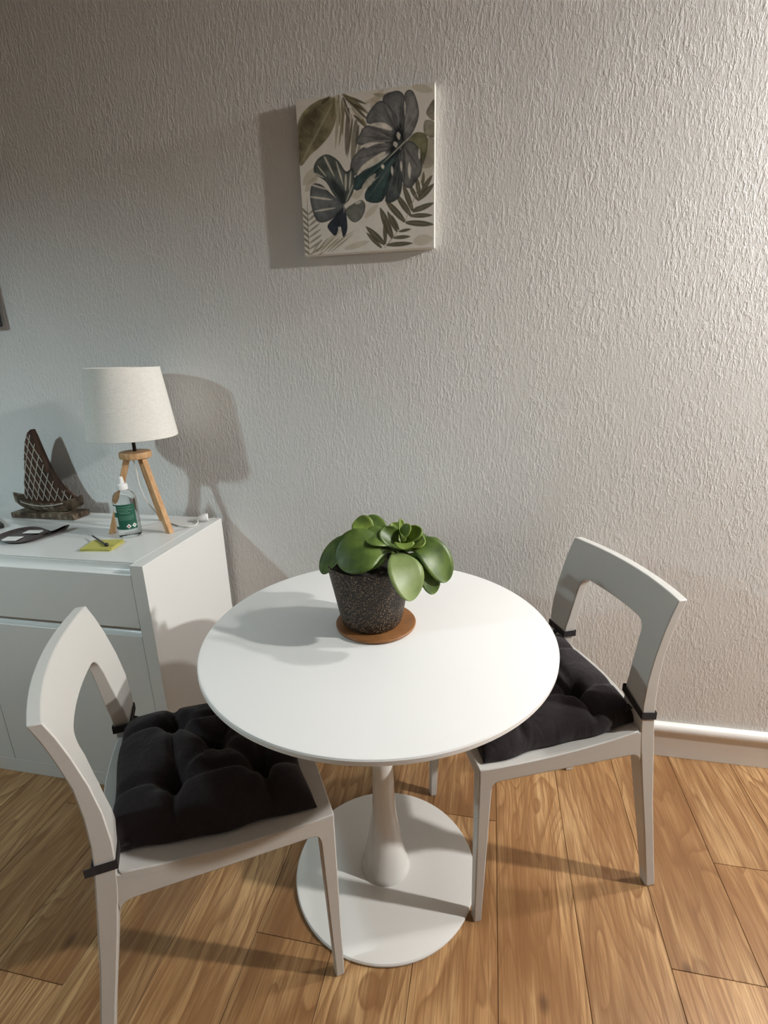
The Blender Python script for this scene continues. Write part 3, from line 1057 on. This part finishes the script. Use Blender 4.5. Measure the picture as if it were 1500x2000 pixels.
LG, LU, LN = M['leaf'], M['leaf_under'], M['leaf_young']
leaf((0.049, -0.004, 0.930), (0.006, -0.052, 0.985), (-0.062, -0.072, 0.915), 0.108, LG, 0.10, -0.70)
leaf((0.020, 0.000, 0.932), (-0.060, -0.020, 0.990), (-0.112, -0.046, 0.884), 0.072, LG, 0.12, -0.35)
leaf((-0.030, 0.026, 0.936), (-0.092, 0.052, 0.935), (-0.130, 0.060, 0.890), 0.034, LG, 0.15, -0.2)
leaf((-0.001, 0.006, 0.940), (-0.014, -0.004, 0.980), (-0.042, 0.016, 0.996), 0.050, LN, 0.2, -0.75)
leaf((0.043, 0.026, 0.930), (0.000, 0.046, 0.988), (-0.034, 0.050, 0.976), 0.050, LG, 0.15, -0.5)
leaf((0.056, -0.004, 0.930), (0.030, -0.022, 0.978), (-0.014, -0.026, 0.968), 0.056, LG, 0.2, -0.55)
leaf((0.050, -0.014, 0.928), (0.082, -0.090, 0.965), (0.104, -0.104, 0.862), 0.082, LU, 0.08, -0.05)
leaf((0.064, 0.000, 0.924), (0.130, -0.020, 0.992), (0.168, -0.030, 0.874), 0.074, LG, 0.16, 0.55)
leaf((0.064, 0.000, 0.914), (0.120, -0.034, 0.952), (0.142, -0.044, 0.850), 0.058, LG, 0.15, 0.35)
leaf((0.066, 0.016, 0.934), (0.060, 0.026, 0.958), (0.057, 0.033, 0.994), 0.020, LN, 0.5, 0.4, 0.003)
leaf((0.069, 0.011, 0.934), (0.070, 0.000, 0.962), (0.078, 0.013, 0.990), 0.034, LN, 0.35, 0.0, 0.003)
leaf((0.071, 0.016, 0.934), (0.086, 0.008, 0.958), (0.102, 0.020, 0.982), 0.040, LN, 0.35, 0.6, 0.003)
leaf((0.072, 0.006, 0.932), (0.094, -0.006, 0.954), (0.118, -0.004, 0.958), 0.040, LN, 0.3, 0.6, 0.003)
leaf((0.064, 0.006, 0.932), (0.042, -0.008, 0.950), (0.028, 0.000, 0.985), 0.054, LG, 0.3, -0.6, 0.003)
leaf((0.072, -0.004, 0.934), (0.072, -0.024, 0.972), (0.080, -0.040, 0.950), 0.044, LN, 0.2, 0.0, 0.003)
leaf((0.064, 0.026, 0.932), (0.047, 0.036, 0.962), (0.036, 0.043, 0.980), 0.036, LN, 0.35, -0.4, 0.003)
leaf((0.056, 0.016, 0.926), (0.039, 0.086, 0.968), (0.022, 0.110, 0.926), 0.056, LG, 0.15)
leaf((0.068, 0.016, 0.926), (0.108, 0.076, 0.968), (0.130, 0.096, 0.916), 0.056, LG, 0.15)
leaf((0.000, 0.010, 0.921), (-0.040, 0.060, 0.961), (-0.070, 0.090, 0.906), 0.056, LG, 0.15)
leaf((0.030, -0.002, 0.922), (0.020, -0.040, 0.950), (-0.004, -0.072, 0.912), 0.060, LG, 0.12, -0.2)
tube('stem', [(0.040, 0.0, 0.128), (0.058, 0.006, 0.160), (0.068, 0.008, 0.195)], [0.009, 0.008, 0.006], M['leaf'], plant, 10)
tube('stem', [(0.0, 0.004, 0.128), (0.004, 0.006, 0.155), (0.010, 0.006, 0.185)], [0.008, 0.007, 0.005], M['leaf'], plant, 10)


# ------------------------------------------------------------------ canvas print
CX0, CX1, CZ0, CZ1, CT = -0.5505, -0.1682, 1.6369, 2.0239, 0.026
cw, ch = CX1 - CX0, CZ1 - CZ0
canvas = empty('canvas_print', ((CX0 + CX1) / 2, -CT / 2, CZ0), 0, 'square canvas print of monstera and palm leaves hanging on the wall', 'picture')
M['canvas_side'] = mat('canvas_cloth', (0.70, 0.68, 0.62), 0.85, 0.15)
box('stretched_canvas', -cw / 2, cw / 2, -CT / 2, CT / 2 - 0.002, 0, ch, M['canvas_side'], canvas, 0.002)


def paint(n):
    """leaf motif painted in a square; outlines are given on a 1500 x 1625 sheet and flattened to (u, v)"""
    src = np.array([(135, 258), (1285, 125), (1290, 1475), (235, 1530)], float)
    dst = np.array([(0, 0), (1, 0), (1, 1), (0, 1)], float)
    A = []
    for (x, y), (u, v) in zip(src, dst):
        A.append([x, y, 1, 0, 0, 0, -u * x, -u * y]); A.append([0, 0, 0, x, y, 1, -v * x, -v * y])
    h = np.linalg.solve(np.array(A), dst.ravel())
    Hm = np.append(h, 1).reshape(3, 3)

    def uv(P):
        P = np.asarray(P, float)
        q = np.c_[P, np.ones(len(P))] @ Hm.T
        return q[:, :2] / q[:, 2:]
    g = (np.arange(n) + 0.5) / n
    U, Vv = np.meshgrid(g, g)
    pr = np.random.default_rng(4)

    def noise(k, oct_=3):
        out = np.zeros((n, n)); amp = 1; tot = 0
        for o_ in range(oct_):
            kk = k * 2 ** o_
            G = pr.random((kk + 2, kk + 2))
            x = U * kk; y = Vv * kk
            xi, yi = x.astype(int), y.astype(int)
            fx, fy = x - xi, y - yi
            fx, fy = fx * fx * (3 - 2 * fx), fy * fy * (3 - 2 * fy)
            out += amp * (G[yi, xi] * (1 - fx) * (1 - fy) + G[yi, xi + 1] * fx * (1 - fy) + G[yi + 1, xi] * (1 - fx) * fy + G[yi + 1, xi + 1] * fx * fy)
            tot += amp; amp *= 0.55
        return out / tot
    n1, n2, n3 = noise(5), noise(14), noise(40)
    img = np.ones((n, n, 3)) * np.array([0.74, 0.72, 0.655])
    img *= (0.93 + 0.14 * n1)[..., None]

    def blur_poly(P, soft=0.004):
        Q = uv(P)
        ins = np.zeros((n, n), bool)
        dmin = np.full((n, n), 9.0)
        for (x0, y0), (x1, y1) in zip(Q, np.roll(Q, -1, 0)):
            c = ((y0 > Vv) != (y1 > Vv)) & (U < (x1 - x0) * (Vv - y0) / (y1 - y0 + 1e-12) + x0)
            ins ^= c
            L2 = (x1 - x0) ** 2 + (y1 - y0) ** 2 + 1e-12
            t = np.clip(((U - x0) * (x1 - x0) + (Vv - y0) * (y1 - y0)) / L2, 0, 1)
            dmin = np.minimum(dmin, (U - x0 - t * (x1 - x0)) ** 2 + (Vv - y0 - t * (y1 - y0)) ** 2)
        d = np.sqrt(dmin) * np.where(ins, 1, -1)
        return np.clip(d / soft + 0.5, 0, 1), d

    def lay(mask, col):
        nonlocal img
        img = img * (1 - mask[..., None]) + mask[..., None] * col

    def smooth_closed(P, k=4):
        P = [Vector((a, b, 0)) for a, b in P]
        out = []
        m_ = len(P)
        for i in range(m_):
            a, b, c, d = P[i - 1], P[i], P[(i + 1) % m_], P[(i + 2) % m_]
            for j in range(k):
                t = j / k
                q = 0.5 * ((2 * b) + (c - a) * t + (2 * a - 5 * b + 4 * c - d) * t * t + (3 * b - a - 3 * c + d) * t ** 3)
                out.append((q.x, q.y))
        return out

    def blob(P, c_in, c_edge, dark=0.5, edge=0.012, op=1.0, soft=0.004, grow=0.0):
        mk, d = blur_poly(smooth_closed(P), soft)
        d = d + grow
        mk = np.clip(d / soft + 0.5, 0, 1)
        e = np.exp(-np.clip(d, 0, 1) / edge)[..., None]
        tone = (0.45 + 1.10 * n2 + 0.4 * (n3 - 0.5))[..., None]
        col = (np.array(c_in) * (1 - e * dark) + np.array(c_edge) * e * dark) * tone
        lay(mk * op, col)

    def stroke(x0, y0, x1, y1, w, col, op=1.0, bend=0.0):
        k = 7
        dx, dy = x1 - x0, y1 - y0
        L = math.hypot(dx, dy)
        nx_, ny_ = -dy / L, dx / L
        a, b = [], []
        for i in range(k + 1):
            t = i / k
            ww = w * 0.5 * math.sin(math.pi * min(1, 0.08 + t * 0.90)) ** 0.7
            c = bend * math.sin(math.pi * t)
            a.append((x0 + dx * t + nx_ * (ww + c), y0 + dy * t + ny_ * (ww + c)))
            b.append((x0 + dx * t - nx_ * (ww - c), y0 + dy * t - ny_ * (ww - c)))
        mk, d = blur_poly(a + b[::-1], 0.004)
        lay(mk * op, np.array(col) * (0.75 + 0.5 * n2)[..., None])
    cream = (0.74, 0.72, 0.655)
    olive, olived = (0.20, 0.175, 0.095), (0.10, 0.085, 0.05)
    slate, slated = (0.125, 0.13, 0.13), (0.020, 0.026, 0.030)
    teal = (0.035, 0.060, 0.060)
    tan = (0.46, 0.42, 0.31)
    # washes
    for x0, y0, x1, y1, w in ((760, 330, 860, 180, 60), (700, 300, 900, 210, 40), (1100, 160, 1270, 200, 70), (1190, 960, 1280, 620, 120), (330, 820, 210, 960, 90),
                              (640, 1060, 520, 960, 60), (720, 1230, 830, 1120, 50), (560, 1480, 760, 1420, 50), (330, 1500, 560, 1300, 40), (230, 1010, 330, 880, 60),
                              (1120, 1430, 1280, 1400, 90), (420, 1470, 640, 1330, 26), (700, 960, 640, 1080, 60)):
        stroke(x0, y0, x1, y1, w, tan, 0.55)
    # big olive leaf
    blob([(182, 800), (150, 600), (165, 430), (235, 325), (350, 255), (450, 245), (492, 300), (476, 420), (430, 540), (350, 640), (270, 710)], (0.21, 0.19, 0.115), (0.30, 0.27, 0.17), 0.5, 0.03)
    blob([(182, 780), (160, 610), (190, 430), (300, 320), (420, 270), (300, 500)], (0.125, 0.11, 0.068), (0.20, 0.175, 0.11), 0.5, 0.03, 0.8, 0.02)
    for y in (380, 470, 560, 640):
        stroke(455 - (y - 250) * 0.52, y, 455 - (y - 250) * 0.52 - 95, y - 70, 9, (0.26, 0.235, 0.15), 0.5)
        stroke(455 - (y - 250) * 0.52, y, 455 - (y - 250) * 0.52 + 70, y - 10, 9, (0.28, 0.25, 0.16), 0.5)
    stroke(470, 240, 185, 790, 16, (0.36, 0.33, 0.23), 0.9)
    stroke(180, 700, 172, 840, 10, olived, 0.8)
    # hanging palm blades
    for x0, y0, x1, y1, w, c in ((420, 235, 345, 300, 26, olived), (470, 225, 480, 420, 20, tan), (490, 220, 505, 480, 24, olive), (500, 230, 470, 670, 26, tan), (520, 250, 530, 560, 26, (0.26, 0.23, 0.14)),
                                 (530, 240, 600, 500, 30, olived), (575, 330, 560, 720, 40, (0.17, 0.145, 0.12)), (600, 380, 590, 640, 22, tan), (540, 230, 720, 300, 26, olived), (525, 215, 740, 380, 44, olive),
                                 (545, 250, 735, 430, 30, olived), (600, 330, 735, 480, 30, tan), (620, 390, 735, 500, 26, olived), (640, 430, 610, 800, 50, (0.22, 0.21, 0.16)), (660, 470, 640, 660, 24, (0.13, 0.125, 0.11))):
        stroke(x0, y0, x1, y1, w, c, 0.92)
    for x0, y0, x1, y1 in ((505, 220, 590, 420), (520, 230, 740, 460), (590, 340, 600, 760), (500, 230, 520, 450)):
        stroke(x0, y0, x1, y1, 7, cream, 0.8)
    for x0, y0, x1, y1, w, c in ((455, 235, 440, 420, 22, olive), (545, 300, 500, 640, 22, (0.24, 0.21, 0.13)), (610, 420, 570, 740, 20, olived), (690, 420, 730, 520, 22, olive),
                                 (690, 500, 640, 840, 26, (0.26, 0.25, 0.19)), (760, 260, 880, 330, 26, tan), (780, 220, 900, 240, 30, (0.36, 0.33, 0.25)), (620, 300, 700, 350, 20, olived)):
        stroke(x0, y0, x1, y1, w, c, 0.85)
    # right-hand pale leaf
    blob([(1285, 270), (1235, 330), (1218, 390), (1285, 440)], (0.30, 0.28, 0.22), (0.14, 0.13, 0.11), 0.8, 0.012)
    blob([(1285, 460), (1210, 440), (1195, 500), (1210, 560), (1285, 580)], (0.32, 0.30, 0.235), (0.16, 0.15, 0.12), 0.8, 0.012)
    blob([(1285, 600), (1215, 600), (1195, 760), (1180, 830), (1285, 800)], (0.36, 0.335, 0.26), (0.24, 0.22, 0.16), 0.7, 0.012, 0.8)
    # lower right palm
    for x0, y0, x1, y1, w in ((1050, 1268, 885, 1085, 46), (1095, 1215, 975, 1040, 44), (1112, 1180, 1030, 960, 40), (1150, 1090, 1080, 960, 30), (1168, 1070, 1140, 900, 34), (1055, 1272, 1285, 1290, 44),
                              (1088, 1218, 1275, 1215, 34), (1110, 1185, 1285, 1115, 40), (1150, 1095, 1285, 960, 44), (1180, 1030, 1270, 890, 34), (1190, 980, 1200, 860, 24),
                              (888, 1450, 730, 1300, 44), (948, 1398, 845, 1150, 52), (985, 1345, 905, 1180, 36), (890, 1440, 885, 1240, 30), (900, 1452, 1115, 1440, 34), (955, 1395, 1095, 1385, 28),
                              (860, 1475, 735, 1350, 30), (1000, 1345, 1100, 1325, 22), (1000, 1330, 940, 1210, 24), (1110, 1180, 1170, 1140, 20)):
        stroke(x0, y0, x1, y1, w * 1.15, (0.095, 0.085, 0.055), 0.95)
        stroke(x0, y0, x1, y1, w * 0.25, (0.22, 0.20, 0.13), 0.6)
    for x0, y0, x1, y1 in ((1045, 1275, 1200, 880), (880, 1480, 1010, 1320)):
        stroke(x0, y0, x1, y1, 7, (0.28, 0.25, 0.16), 0.9)
    # lower left fern chevrons
    for k in range(9):
        y = 1150 + k * 46
        stroke(255 + k * 3, y + 50, 200, y - 10, 18, (0.17, 0.15, 0.09), 0.85)
        stroke(255 + k * 3, y + 50, 330 + k * 8, y - 20, 18, (0.21, 0.19, 0.12), 0.75)
    stroke(265, 1520, 245, 1050, 8, olive, 0.8)
    for k in range(6):
        stroke(300 + k * 30, 1500, 370 + k * 52, 1395 - k * 8, 14, (0.30, 0.27, 0.18), 0.75)
    # the large monstera
    lobes = [([(1000, 560), (955, 420), (868, 262), (960, 214), (1012, 232), (1032, 300), (1045, 400), (1022, 540)], slate),
             ([(1025, 560), (1035, 380), (1050, 226), (1100, 222), (1142, 370), (1115, 490), (1050, 592)], (0.15, 0.15, 0.145)),
             ([(985, 560), (900, 470), (738, 442), (780, 340), (850, 293), (930, 372), (992, 490)], slate),
             ([(970, 600), (928, 528), (800, 495), (720, 500), (680, 560), (662, 615), (800, 622), (930, 615)], (0.14, 0.14, 0.135)),
             ([(985, 655), (890, 628), (730, 655), (620, 760), (625, 870), (755, 792), (880, 700)], (0.135, 0.135, 0.135)),
             ([(985, 680), (840, 795), (660, 890), (640, 985), (705, 965), (850, 855), (945, 760)], teal),
             ([(985, 700), (870, 870), (748, 1000), (740, 1080), (850, 1085), (905, 960), (965, 800)], teal),
             ([(995, 700), (950, 850), (900, 1080), (990, 1055), (1015, 900), (1015, 760)], (0.06, 0.07, 0.07)),
             ([(1035, 645), (1010, 780), (1045, 950), (1090, 975), (1125, 930), (1170, 850), (1162, 720), (1112, 640), (1065, 625)], (0.11, 0.11, 0.105))]
    blob([(1060, 612), (1130, 540), (1212, 555), (1232, 645), (1192, 805), (1165, 690), (1095, 625)], (0.19, 0.19, 0.11), (0.10, 0.10, 0.06), 0.7)
    for P, c in lobes:
        blob(P, tuple(1.45 * q for q in c), slated, 0.9, 0.011, grow=0.0125)
    for P, c in lobes:                           # veins fanning from the stalk end of each lobe
        b0 = np.array(P[0], float)
        far = sorted(P, key=lambda q: -math.hypot(q[0] - b0[0], q[1] - b0[1]))[:4]
        for i_, q in enumerate(far):
            q = b0 + (np.array(q, float) - b0) * 0.94
            stroke(b0[0], b0[1], q[0], q[1], 20 if i_ % 2 else 13, tuple(0.45 * z for z in c) if i_ % 2 else tuple(min(1, 2.1 * z + 0.02) for z in c), 0.55)
    blob([(960, 520), (1010, 470), (1040, 560), (1035, 640), (980, 720), (900, 760), (920, 660)], slated, slated, 0.5, 0.02, 0.95, 0.03)
    for x0, y0, x1, y1 in ((1010, 520, 905, 290), (1020, 520, 1010, 260), (1040, 540, 1090, 260), (960, 590, 690, 560), (950, 640, 660, 760), (1010, 700, 760, 1050), (1030, 680, 960, 1040), (1050, 660, 1100, 930)):
        stroke(x0, y0, x1, y1, 6, (0.22, 0.22, 0.21), 0.45)
    stroke(1120, 540, 860, 790, 11, (0.42, 0.43, 0.36), 0.95)
    for cx_, cy_, w, hh in ((990, 565, 17, 32), (965, 636, 20, 26), (862, 815, 14, 20), (1082, 850, 12, 70), (1015, 815, 9, 45), (940, 850, 10, 40), (1040, 340, 9, 60), (1162, 715, 9, 45)):
        blob([(cx_ - w, cy_), (cx_ - w * 0.3, cy_ - hh), (cx_ + w, cy_ - hh * 0.2), (cx_ + w * 0.3, cy_ + hh)], (0.62, 0.60, 0.53), (0.55, 0.52, 0.46), 0.3)
    blob([(745, 470), (850, 452), (925, 490), (930, 522), (860, 505), (780, 485)], cream, tan, 0.3)
    blob([(850, 700), (885, 705), (820, 775), (720, 835), (650, 885), (700, 800)], (0.60, 0.58, 0.50), tan, 0.3)
    blob([(690, 640), (760, 615), (880, 618), (800, 632), (730, 660)], cream, tan, 0.3)
    blob([(805, 870), (770, 960), (690, 1000), (730, 920)], (0.55, 0.54, 0.46), tan, 0.3)
    # the small monstera
    blob([(545, 1115), (470, 1050), (395, 930), (300, 860), (312, 765), (395, 708), (490, 755), (560, 850), (615, 825), (635, 960), (600, 1065)], (0.12, 0.135, 0.125), slated, 0.85, 0.010)
    blob([(540, 1120), (440, 1030), (360, 955), (285, 955), (268, 1060), (300, 1195), (350, 1262), (445, 1240), (525, 1160)], (0.15, 0.165, 0.17), (0.05, 0.055, 0.06), 0.85, 0.014)
    blob([(545, 1140), (470, 1220), (415, 1290), (445, 1345), (485, 1370), (520, 1295), (545, 1385), (578, 1320), (565, 1180)], (0.045, 0.055, 0.072), slated, 0.7, 0.01)
    blob([(560, 1165), (630, 1110), (690, 1085), (722, 1120), (715, 1190), (680, 1245), (635, 1266), (590, 1235)], (0.19, 0.20, 0.175), (0.07, 0.075, 0.07), 0.85, 0.010)
    blob([(530, 1110), (455, 985), (440, 900), (510, 960), (560, 1030), (555, 1110)], slated, teal, 0.4, 0.02, 0.9, 0.025)
    for x0, y0, x1, y1, w in ((262, 950, 425, 1000, 17), (262, 1052, 455, 1080, 18), (305, 1172, 480, 1145, 17), (300, 860, 380, 900, 14), (380, 725, 465, 890, 18), (325, 800, 400, 890, 12), (480, 770, 540, 960, 16),
                              (560, 870, 560, 1010, 20), (600, 850, 590, 1010, 14), (620, 960, 560, 1110, 10), (640, 1115, 690, 1095, 22), (505, 1300, 520, 1350, 16)):
        stroke(x0, y0, x1, y1, w, (0.60, 0.585, 0.50), 0.9)
    stroke(548, 1130, 400, 880, 9, (0.03, 0.035, 0.04), 0.8)
    stroke(552, 1120, 548, 1190, 8, (0.5, 0.48, 0.4), 0.7)
    img *= (0.95 + 0.10 * n3)[..., None]
    return np.clip(img, 0, 1)


NP = 300
art = paint(NP)
gx = np.linspace(-cw / 2 + 0.0012, cw / 2 - 0.0012, NP)
gz = np.linspace(ch - 0.0012, 0.0012, NP)
XX, ZZ = np.meshgrid(gx, gz)
co = np.stack([XX, np.full_like(XX, -CT / 2 - 0.0006), ZZ], -1).reshape(-1, 3)
ii = np.arange(NP * NP).reshape(NP, NP)
quads = np.stack([ii[:-1, :-1], ii[1:, :-1], ii[1:, 1:], ii[:-1, 1:]], -1).reshape(-1, 4)
me = bpy.data.meshes.new('printed_face')
me.from_pydata(co.tolist(), [], quads.tolist())
ca = me.color_attributes.new('print', 'FLOAT_COLOR', 'POINT')
ca.data.foreach_set('color', np.concatenate([art.reshape(-1, 3), np.ones((NP * NP, 1))], 1).astype(np.float32).ravel())
mp_ = mat('canvas_ink', (0.6, 0.6, 0.5), 0.85, 0.15)
at = N(mp_, 'ShaderNodeVertexColor'); at.layer_name = 'print'
wire(mp_, at.outputs['Color'], bsdf(mp_).inputs['Base Color'])
wv = N(mp_, 'ShaderNodeTexNoise', Scale=700.0, Detail=1.0)
wire(mp_, coords(mp_), wv.inputs['Vector'])
add_bump(mp_, wv.outputs['Fac'], 0.2, 0.0004)
link('printed_face', me, mp_, canvas)

# ------------------------------------------------------------------ things past the frame that light or shade the view
tv = empty('wall_television', (-2.204, 0.0, 1.478), 0, 'dark flat television on the wall above the sideboard, just past the left frame edge', 'television')
box('tv_body', -0.528, 0.528, -0.050, -0.012, 0, 0.62, M['dark'], tv, 0.006)
box('screen', -0.516, 0.516, -0.0515, -0.049, 0.018, 0.606, mat('screen_glass', (0.004, 0.004, 0.005), 0.12), tv)
box('wall_bracket', -0.18, 0.18, -0.014, -0.0005, 0.16, 0.46, M['dark'], tv)

def globe(parent, key, r):
    watts, col = BULB[key]
    m = mat(key + '_bulb_glow', col, 0.5)
    bsdf(m).inputs['Emission Color'].default_value = (*col, 1)
    bsdf(m).inputs['Emission Strength'].default_value = watts / (4 * math.pi * r * r * math.pi)
    return lathe('bulb', [(r * math.sin(math.pi * k / 12), -r * math.cos(math.pi * k / 12)) for k in range(13)], m, parent, 16, (0, 0, 0), 80)


def dome(parent, R, lift=0.0):
    k = R / 0.15
    return lathe('dome_shade', [(r * k, z * k + dz + lift) for r, z, dz in ((0.150, -0.030, 0), (0.149, 0.0, 0), (0.138, 0.045, 0), (0.105, 0.09, 0), (0.055, 0.12, 0), (0.02, 0.128, 0), (0.02, 0.126, 0),
                 (0.054, 0.117, 0), (0.103, 0.087, 0), (0.136, 0.043, 0), (0.147, 0.0, 0), (0.148, -0.030, 0))], M['shade_metal'], parent, 40, (0, 0, 0), 50, True)


M['shade_metal'] = mat('grey_enamel', (0.30, 0.30, 0.30), 0.6, 0.3)
p1 = empty('dome_pendant', (LAMP_MAIN[0], LAMP_MAIN[1], LAMP_MAIN[2]), 0, 'pendant bulb hanging from the ceiling right of the picture, with an added light-blocking dome', 'lamp')
globe(p1, 'main', 0.045)
dome(p1, 0.15, 0.014)  # dome added to keep the bulb's light off the ceiling
lathe('socket', [(0, 0.055), (0.018, 0.055), (0.02, 0.06), (0.02, 0.10), (0, 0.105)], M['white_plastic'], p1, 24)
tube('cable', [(0, 0, 0.17), (0, 0, ZC - LAMP_MAIN[2] - 0.01)], 0.003, M['cord'], p1, 8)
lathe('ceiling_rose', [(0, ZC - LAMP_MAIN[2] - 0.02), (0.05, ZC - LAMP_MAIN[2] - 0.02), (0.05, ZC - LAMP_MAIN[2]), (0, ZC - LAMP_MAIN[2])], M['white_plastic'], p1, 32)
p2 = empty('wall_lamp', LAMP_WALL, 0, 'small wall lamp high on the wall right of the picture, with an added light-blocking shade', 'lamp')
globe(p2, 'wall', 0.05)
dome(p2, 0.085, 0.04)  # shade added over this bulb to reduce ceiling bounce
lathe('socket', [(0, 0.052), (0.018, 0.052), (0.02, 0.06), (0.02, 0.10), (0, 0.105)], M['white_plastic'], p2, 24)
box('arm', -0.008, 0.008, 0.0, 0.085, 0.105, 0.12, M['white_plastic'], p2, 0.002)
box('wall_plate', -0.03, 0.03, 0.078, 0.0895, 0.07, 0.16, M['white_plastic'], p2, 0.002)
p3 = empty('dome_pendant', LAMP_LEFT, 0, 'grey dome pendant hanging left of the picture', 'lamp')
globe(p3, 'left', 0.05)
dome(p3, 0.15, -0.012)
tube('cable', [(0, 0, 0.125), (0, 0, ZC - LAMP_LEFT[2] - 0.01)], 0.003, M['cord'], p3, 8)
lathe('ceiling_rose', [(0, ZC - LAMP_LEFT[2] - 0.02), (0.05, ZC - LAMP_LEFT[2] - 0.02), (0.05, ZC - LAMP_LEFT[2]), (0, ZC - LAMP_LEFT[2])], M['white_plastic'], p3, 32)
